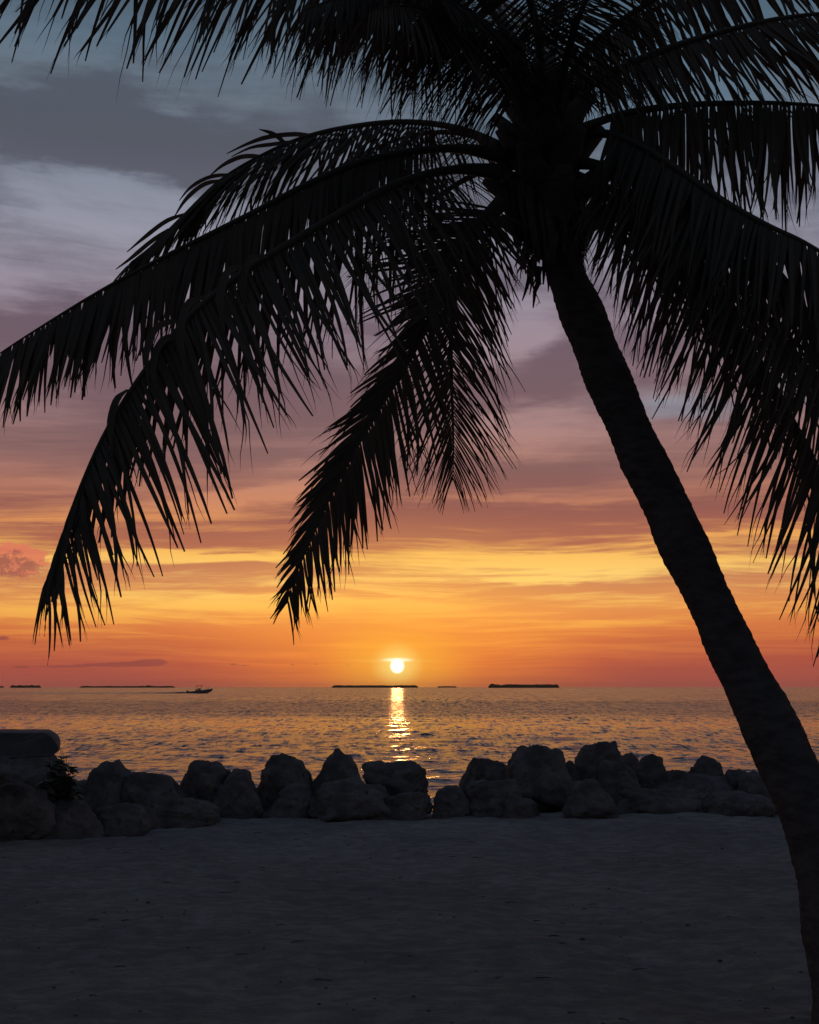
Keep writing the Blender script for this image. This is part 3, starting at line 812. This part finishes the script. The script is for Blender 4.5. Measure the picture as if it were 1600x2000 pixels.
# second hanging frond
frond([(985, 395, 7.2), (935, 455, 7.3), (898, 540, 7.4), (882, 640, 7.5), (882, 740, 7.55), (885, 830, 7.6), (886, 900, 7.6), (884, 940, 7.6)], L=.72, seed=8, n=84, t0=.06, fwd=.9, upb=.1, droop=(.10, .05), grav=.1, spread=(.75, .5), side=(1, -.2, 0), wid=.020, end_len=.3, thick=.028, base_len=.8, tipfan=.3)
# short low frond whose leaflets fan out to the left
frond([(985, 392, 7.05), (940, 425, 6.8), (898, 468, 6.6), (866, 520, 6.5), (846, 575, 6.45), (836, 620, 6.4)], L=.56, seed=25, n=48, t0=.12, fwd=.35, upb=.05, droop=(.05, .04), grav=.22, spread=(.35, 1.0), side=(1, .2, 0), wid=.036, end_len=.6, base_len=.9, lens=(.6, 1), tipfan=.5)
# short inner fronds on the left
frond([(1000, 320, 7.4), (930, 340, 7.9), (860, 380, 8.3), (790, 430, 8.7), (730, 490, 9.0), (690, 550, 9.2)], L=.60, seed=9, n=70, t0=.1, fwd=.6, droop=(.1, .1), grav=.4, spread=(.9, .9), wid=.018)
frond([(1000, 300, 7.3), (910, 262, 7.8), (820, 262, 8.2), (730, 290, 8.6), (640, 340, 8.9), (570, 400, 9.1)], L=.62, seed=10, n=84, t0=.15, fwd=.5, grav=.8, droop=(.08, .08), spread=(.5, .5), wid=.03)
# --- right side
frond([(1120, 262, 7.1), (1190, 262, 6.9), (1260, 290, 6.75), (1340, 342, 6.6), (1420, 396, 6.45), (1500, 440, 6.3), (1580, 478, 6.2), (1680, 545, 6.1), (1760, 640, 6.0)], L=.70, seed=11, n=112, t0=.12, fwd=.1, upb=0, grav=.9, droop=(.04, .04), spread=(.55, .1), side=(-.8, -.5, 0), wid=.040, thick=.036)
frond([(1125, 316, 7.1), (1200, 330, 6.9), (1290, 368, 6.75), (1380, 415, 6.6), (1455, 462, 6.5), (1530, 540, 6.4), (1600, 645, 6.3), (1660, 770, 6.25), (1700, 890, 6.2)], L=.86, seed=12, n=116, t0=.10, fwd=.1, upb=0, grav=.75, droop=(.04, .06), spread=(.75, .2), side=(-.85, -.4, 0), wid=.037, thick=.032)
frond([(1120, 368, 7.1), (1180, 382, 6.95), (1260, 430, 6.8), (1340, 505, 6.7), (1420, 610, 6.6), (1500, 730, 6.5), (1565, 850, 6.45), (1625, 990, 6.4), (1665, 1120, 6.4), (1680, 1200, 6.4)], L=.84, seed=13, n=120, t0=.06, fwd=.15, upb=0, grav=.8, droop=(.03, .05), spread=(.72, .3), side=(-.9, -.3, 0), wid=.037, thick=.03, end_len=.6, lens=(1, .9))
frond([(1120, 345, 7.3), (1200, 372, 7.5), (1300, 440, 7.7), (1400, 520, 7.9), (1500, 620, 8.1), (1590, 740, 8.2), (1660, 860, 8.3)], L=.9, seed=14, n=110, t0=.08, fwd=.15, upb=0, grav=.8, droop=(.04, .05), spread=(.7, .3), side=(-.9, .2, 0), wid=.036)
# horizontal pair at the upper right
frond([(1110, 185, 7.1), (1180, 150, 6.95), (1260, 112, 6.8), (1350, 80, 6.65), (1450, 52, 6.5), (1550, 32, 6.4), (1660, 26, 6.3), (1760, 50, 6.2)], L=.66, seed=15, n=80, t0=.12, fwd=.7, upb=0, grav=1.0, droop=(.05, .05), spread=(.3, .3), wid=.034, thick=.036)
frond([(1120, 262, 7.0), (1180, 234, 6.9), (1250, 216, 6.8), (1340, 205, 6.7), (1440, 201, 6.6), (1540, 202, 6.5), (1640, 212, 6.4), (1740, 245, 6.3)], L=.72, seed=16, n=84, t0=.14, fwd=.0, upb=0, grav=1.4, droop=(.05, .05), spread=(.28, .28), wid=.036, thick=.032)
frond([(1090, 200, 7.2), (1150, 95, 7.0), (1260, 10, 6.9), (1370, -40, 6.8), (1500, -70, 6.7), (1640, -80, 6.6)], L=.62, seed=17, n=76, t0=.12, fwd=.5, upb=0, grav=1.1, droop=(.05, .05), spread=(.3, .3), wid=.034, thick=.03)
# --- upright and inner fronds that fill the heart of the crown
frond([(1060, 200, 7.1), (1050, 60, 6.6), (1010, -60, 6.2), (940, -140, 5.8), (860, -160, 5.4), (780, -140, 5.1)], L=.85, seed=18, n=96, fwd=.3, grav=.8, spread=(.6, .6), wid=.036)
frond([(1070, 200, 7.3), (1085, 70, 7.6), (1120, -50, 7.9), (1180, -130, 8.2), (1260, -170, 8.5)], L=.85, seed=19, n=84, fwd=.3, grav=.8, spread=(.7, .7), wid=.028)
frond([(1050, 200, 7.3), (1010, 90, 7.8), (970, 10, 8.4), (930, -30, 8.9), (880, -40, 9.4)], L=.90, seed=20, n=90, fwd=.3, grav=.8, spread=(.8, .8), wid=.032)
frond([(1030, 230, 7.0), (960, 130, 6.4), (900, 60, 5.9), (840, 20, 5.5), (780, 10, 5.2), (720, 20, 5.0)], L=.62, seed=21, n=100, t0=.12, fwd=.2, grav=1.1, spread=(.6, .6), wid=.03)
frond([(1040, 230, 7.1), (990, 120, 6.6), (950, 50, 6.1), (900, 10, 5.7), (860, 0, 5.3)], L=.60, seed=22, n=90, t0=.12, fwd=.2, grav=.9, spread=(.8, .8), wid=.03)
frond([(1085, 230, 7.3), (1130, 170, 7.8), (1180, 140, 8.3), (1240, 140, 8.8), (1300, 165, 9.2)], L=.65, seed=23, n=72, t0=.12, fwd=.3, grav=.5, spread=(.9, .9), wid=.018)
frond([(1085, 220, 7.0), (1110, 100, 6.5), (1140, 10, 6.0), (1180, -40, 5.6), (1230, -60, 5.2)], L=.62, seed=24, n=84, t0=.12, fwd=.3, grav=.8, spread=(.8, .8), wid=.028)

# crown heart: old leaf bases, fibre sheaths, hanging dead sheath, nuts
def crown():
    rnd = random.Random(8)
    for i in range(26):
        a = i * 2.399; f = i / 26
        c0 = at(1075 - 10 * f, 440 - 230 * f, 7.2); 
        d = Vector((math.cos(a), math.sin(a), 0.7 + f)).normalized()
        mb = MB(); st0 = c0 - PO - Vector((0, 0, .10)) + Vector((d.x, d.y, 0)) * .07
        pts = [st0 + d * (l * .42) + Vector((d.x, d.y, 0)) * (.05 * l) + UP * (-.02 * l * l) for l in (0, .25, .5, .75, 1.0)]
        mb.tube(pts, [.12, .12, .10, .075, .05], 10, flat=.55)
        mb.build('leaf_base', M_bark, palm)
    # ragged brown fibre skirt under the crown
    mb = MB()
    for i in range(150):
        a = rnd.uniform(0, 6.283); h = rnd.uniform(0, 1)
        pc = at(1085 - 12 * h, 500 - 150 * h, 7.2) - PO
        r = .17 + rnd.uniform(0, .05)
        p = pc + Vector((math.cos(a) * r, math.sin(a) * r, 0)); l = rnd.uniform(.10, .28); wd = rnd.uniform(.012, .035)
        tdir = Vector((-math.sin(a), math.cos(a), 0)); V = []; K = 5; dn = Vector((math.cos(a) * .18, math.sin(a) * .18, -1)).normalized()
        for q in range(K + 1):
            u = q / K; ww = wd * (1 - u * .85)
            c = p + dn * (l * u) + Vector((rnd.gauss(0, .006), rnd.gauss(0, .006), 0))
            V += [c - tdir * ww, c + tdir * ww]
        mb.add(V, [(2 * q, 2 * q + 1, 2 * q + 3, 2 * q + 2) for q in range(K)])
    mb.build('fibre_skirt', M_fibre, palm)
    # sheath hanging on the left of the trunk top and the dangling strip
    mb = MB()
    top = [(985, 400), (1005, 440), (1015, 470), (1028, 500), (1036, 520)]
    for k in range(26):
        px = 985 + k * 3.4 + rnd.uniform(-3, 3); py0 = 360 + rnd.uniform(-20, 20); py1 = 455 + (px - 985) * .85 + rnd.uniform(-22, 22)
        Yk = 7.0 + rnd.uniform(-.06, .1); p = at(px, py0, Yk) - PO; e = at(px + 14 + rnd.uniform(-6, 6), py1, Yk) - PO
        V = []
        for q in range(7):
            u = q / 6; c = p.lerp(e, u) + Vector((rnd.gauss(0, .004), 0, 0)); ww = .022 * (1 - .8 * max(0, u - .6) / .4)
            V += [c - Vector((ww, 0, 0)), c + Vector((ww, .02, 0))]
        mb.add(V, [(2 * q, 2 * q + 1, 2 * q + 3, 2 * q + 2) for q in range(6)])
    mb.build('leaf_sheath', M_fibre, palm)
    mb = MB()
    pts, _ = catmull([at(1047, 500, 7.0) - PO, at(1040, 540, 7.0) - PO, at(1043, 565, 7.0) - PO, at(1050, 580, 7.0) - PO, at(1056, 594, 7.0) - PO], 14)
    mb.tube(pts, [.012, .018, .022, .024, .024, .022, .02, .018, .015, .013, .010, .008, .006, .004, .002], 7, flat=.4)
    for (a1, b1) in (((1052, 520), (1072, 545)), ((1050, 560), (1064, 548)), ((1052, 585), (1047, 598)), ((1030, 515), (1031, 535)), ((1022, 512), (1018, 530))):
        q, _ = catmull([at(*a1, 7.0) - PO, at((a1[0] + b1[0]) / 2 + 4, (a1[1] + b1[1]) / 2 - 2, 7.0) - PO, at(*b1, 7.0) - PO], 6)
        mb.tube(q, [.003, .003, .0025, .002, .0015, .0015, .001], 4)
    mb.build('dead_sheath', M_fibre, palm)
crown()

# ------------------------------------------------------------------ islands on the horizon
def island(x0, x1, top, dist, label, seed, bumps=()):
    base = SEA; a = at(x0, HORIZ, dist); b = at(x1, HORIZ, dist)
    root = empty('island', ((a.x + b.x) / 2, dist, SEA)); tag(root, label, 'island', 'low wooded islands on the horizon')
    wd = (b.x - a.x) / 2; H = at(800, top, dist).z - SEA; dp = max(wd * .25, 12)
    # land
    mb = MB(); K = 60
    V = [(0, 0, .8)] ; 
    for q, (f, z) in enumerate(((.7, .8), (.95, .5), (1.0, -.6))):
        for j in range(K):
            an = 2 * math.pi * j / K; rr_ = f * (1 + .05 * mn.noise(Vector((math.cos(an) * 2, math.sin(an) * 2, seed))))
            V.append((math.cos(an) * wd * rr_, math.sin(an) * dp * rr_, z))
    fs = [(0, 1 + j, 1 + (j + 1) % K) for j in range(K)]
    fs += [(1 + q * K + j, 1 + (q + 1) * K + j, 1 + (q + 1) * K + (j + 1) % K, 1 + q * K + (j + 1) % K) for q in range(2) for j in range(K)]
    mb.add(V, fs); mb.build('shore', M_coral, root, smooth=False)
    # tree cover: one closed belt of crowns of uneven height
    mb = MB(); n = 150; rows = 9; V = []
    for i in range(n + 1):
        x = -.985 + 1.97 * i / n; e = min(1, (1 - abs(x)) / .07) ** .6
        for j in range(rows):
            v = -1 + 2 * j / (rows - 1); q = Vector((x * wd / 9, v * 3, seed * 5.3))
            h = H * e * (.74 + .22 * mn.noise(Vector((x * 4, seed, 0))) + .20 * mn.noise(q) + .16 * mn.noise(q * 2.7)) * (1 - abs(v) ** 3 * .45)
            for (bx, bh) in bumps: h += H * bh * max(0, 1 - abs(x - bx) / .02)
            if j in (0, rows - 1): h = .2
            V.append((x * wd, v * dp * .85 * math.sqrt(max(.02, 1 - x * x)), max(.2, h)))
    mb.add(V, [(i * rows + j, i * rows + j + 1, (i + 1) * rows + j + 1, (i + 1) * rows + j) for i in range(n) for j in range(rows - 1)])
    mb.build('tree_cover', M_isle, root, smooth=False)
island(-60, 8, 1339.5, 5200, 'sliver of low island cut by the left edge of the horizon', 1)
island(20, 80, 1337.6, 4200, 'short dark island near the left edge of the horizon', 2)
island(155, 343, 1339.3, 4800, 'long very thin island behind the speeding motorboat', 3, bumps=((.42, .6), (.30, .3), (.48, .4)))
island(647, 818, 1337.4, 4600, 'long low island directly beneath the setting sun', 4)
island(855, 892, 1339.6, 5600, 'tiny faint island just right of the sun', 5)
island(953, 1093, 1335.2, 3600, 'thick dark wooded island right of the sun, largest on the horizon', 6)

# ------------------------------------------------------------------ motorboat and its wake
M_hull = speckle('gelcoat', (0.10, 0.12, 0.15), (0.13, 0.15, 0.18), 0.6, 0.35, 0.05, 0.01, 0.5)
M_dark = speckle('dark_plastic', (0.03, 0.03, 0.035), (0.05, 0.05, 0.055), 2.0, 0.5, 0.1, 0.01, 0.4)
M_canvas = speckle('canvas', (0.09, 0.06, 0.05), (0.12, 0.08, 0.065), 2.0, 0.8, 0.1, 0.01, 0.2)
M_metal = speckle('aluminium', (0.20, 0.20, 0.21), (0.28, 0.28, 0.29), 2.0, 0.35, 0.05, 0.01, 0.5)
def boat():
    D = 500.0
    p0 = at(368, HORIZ, D); p1 = at(416, HORIZ, D); L = p1.x - p0.x
    cx = (p0.x + p1.x) / 2
    root = empty('motorboat', (cx, D, SEA)); root.rotation_euler = (0, R(-4.0), R(4))
    tag(root, 'small open motorboat with a raised hard top speeding to the right', 'motorboat')
    hb = 1.45; N = 18; V = []
    for i in range(N + 1):
        u = i / N; x = -L / 2 + L * u
        bw = hb * (1 - max(0, (u - .45) / .55) ** 2.2) + .02
        gz = 1.05 + 0.55 * u ** 2; kz = -.35 + 1.25 * max(0, (u - .62) / .38) ** 2
        cz = .22 + .6 * max(0, (u - .5) / .5) ** 1.5
        for (yy, zz) in ((-bw, gz), (-bw * .9, cz), (0, kz), (bw * .9, cz), (bw, gz), (bw * .88, gz), (bw * .85, .55 + .3 * u), (-bw * .85, .55 + .3 * u), (-bw * .88, gz)):
            V.append((x, yy, zz))
    k = 9
    fs = [(i * k + j, (i + 1) * k + j, (i + 1) * k + (j + 1) % k, i * k + (j + 1) % k) for i in range(N) for j in range(k)]
    fs.append(tuple(range(k))); fs.append(tuple(N * k + j for j in range(k))[::-1])
    mesh('hull', V, fs, M_hull, root, smooth=False)
    m = MB(); m.box((-.3, 0, 1.25), (.55, .5, .75)); m.box((.15, 0, 1.9), (.12, .45, .22)); m.build('console', M_hull, root, False)
    m = MB(); m.box((-1.5, 0, 1.15), (.35, .55, .5)); m.box((-1.75, 0, 1.75), (.08, .5, .22)); m.build('seat', M_canvas, root, False)
    m = MB()
    top = []
    for i in range(9):
        u = -1 + i / 4; top.append((u * 1.55 - .25, 1.1 * (1 - .12 * u * u), 2.95 + .10 * (1 - u * u) + .06 * u))
    V = []
    for (x, hw, z) in top: V += [(x, -hw, z), (x, hw, z), (x, hw, z + .12), (x, -hw, z + .12)]
    fs = [(i * 4 + j, i * 4 + (j + 1) % 4, (i + 1) * 4 + (j + 1) % 4, (i + 1) * 4 + j) for i in range(8) for j in range(4)] + [(0, 1, 2, 3), (35, 34, 33, 32)]
    m.add(V, fs); ht = m.build('hard_top', M_canvas, root, False)
    for (x, y) in ((-1.1, -.7), (-1.1, .7), (.45, -.7), (.45, .7)):
        m = MB(); m.tube([(x, y, .8), (x + .08, y * 1.05, 1.9), (x * .95, y * 1.1, 2.98)], .045, 6); m.build('post', M_metal, root)
    for y in (-.42, .42):
        m = MB(); m.box((-L / 2 - .25, y, 1.15), (.32, .22, .38)); m.tube([(-L / 2 - .3, y, .9), (-L / 2 - .35, y, -.4)], .11, 6); m.build('outboard_motor', M_dark, root, False)
    m = MB()
    for s_ in (-1, 1):
        m.tube([(1.5, s_ * 1.25, 1.65), (2.8, s_ * 1.0, 1.85), (4.0, s_ * .5, 2.0), (4.55, 0, 2.05)], .03, 5)
    m.build('bow_rail', M_metal, root)
    return cx, D, L
bx_, bD, bL = boat()
def wake():
    rnd = random.Random(2); V = []; n = 240; K = 9
    x0 = bx_ - bL / 2 - .2; x1 = at(-120, HORIZ, bD).x
    fs = []
    for i in range(n + 1):
        u = i / n; x = x0 + (x1 - x0) * u
        h = (.42 * math.exp(-u * 9) + .20) * (1 + .25 * mn.noise(Vector((x * .35, 0, 0)))) * min(1, i / 3 + .3) * (1 - .3 * u)
        wd = 1.6 + 3.5 * u
        for j in range(K):
            v = -1 + 2 * j / (K - 1)
            z = h * math.cos(v * math.pi / 2) ** .7 if abs(v) < .999 else -.08
            V.append((x, bD + v * wd + mn.noise(Vector((x * .2, v, 3))) * .4, SEA + z * (1 + .3 * mn.noise(Vector((x * 1.1, v * 2, 1)))) + .01))
    fs = [(i * K + j, i * K + j + 1, (i + 1) * K + j + 1, (i + 1) * K + j) for i in range(n) for j in range(K - 1)]
    o = mesh('wake', V, fs, M_wake); tag(o, kind='structure')
M_wake = speckle('churned_water', (0.05, 0.055, 0.07), (0.10, 0.105, 0.13), 0.9, 0.3, 0.6, 0.2, 0.5)
wake()

# ------------------------------------------------------------------ small debris on the sand (pebbles, coral bits, twigs)
def debris():
    rnd = random.Random(77); mb = MB()
    for i in range(420):
        Yd = 4.3 + (16 - 4.3) * rnd.random() ** 1.3; x = rnd.uniform(-.42, .42) * Yd
        z = ground_z(x, Yd)
        s_ = rnd.uniform(.003, .008) * (1.8 if rnd.random() < .06 else 1)
        if rnd.random() < .8:
            a = rnd.uniform(0, 6.28); V = []
            for q, (f, zz) in enumerate(((.9, 0), (1, .4), (.6, .9))):
                for j in range(6):
                    an = 6.283 * j / 6 + a; e = rnd.uniform(.75, 1.25)
                    V.append((x + math.cos(an) * s_ * f * e * 1.4, Yd + math.sin(an) * s_ * f * e, z + zz * s_))
            fs = [(q * 6 + j, q * 6 + (j + 1) % 6, q * 6 + 6 + (j + 1) % 6, q * 6 + 6 + j) for q in range(2) for j in range(6)] + [tuple(12 + j for j in range(6))]
            mb.add(V, fs)
        else:
            a = rnd.uniform(-.6, .6); l = rnd.uniform(.03, .10)
            p = Vector((x, Yd, z + .006)); d = Vector((math.cos(a), math.sin(a), 0))
            mb.tube([p, p + d * l * .5 + Vector((0, rnd.uniform(-.01, .01), .004)), p + d * l], [.003, .003, .0015], 4)
    o = mb.build('beach_debris', M_fibre); tag(o, 'scattered bits of twig and coral lying on the sand', 'debris', kind='stuff')
debris()

# ------------------------------------------------------------------ sea haze
def haze_box():
    m = bpy.data.materials.new('haze'); m.use_nodes = True; t = m.node_tree; t.nodes.clear()
    o = t.nodes.new('ShaderNodeOutputMaterial'); v = t.nodes.new('ShaderNodeVolumePrincipled')
    v.inputs['Color'].default_value = (.9, .86, .84, 1); v.inputs['Density'].default_value = 2.5e-5
    v.inputs['Anisotropy'].default_value = 0.65
    t.links.new(v.outputs[0], o.inputs['Volume'])
    mb = MB(); mb.box((0, 0, 20), (14500, 14500, 24)); ob = mb.build('haze', m, smooth=False)
    tag(ob, 'thin evening haze over the sea', 'haze', kind='stuff')
haze_box()
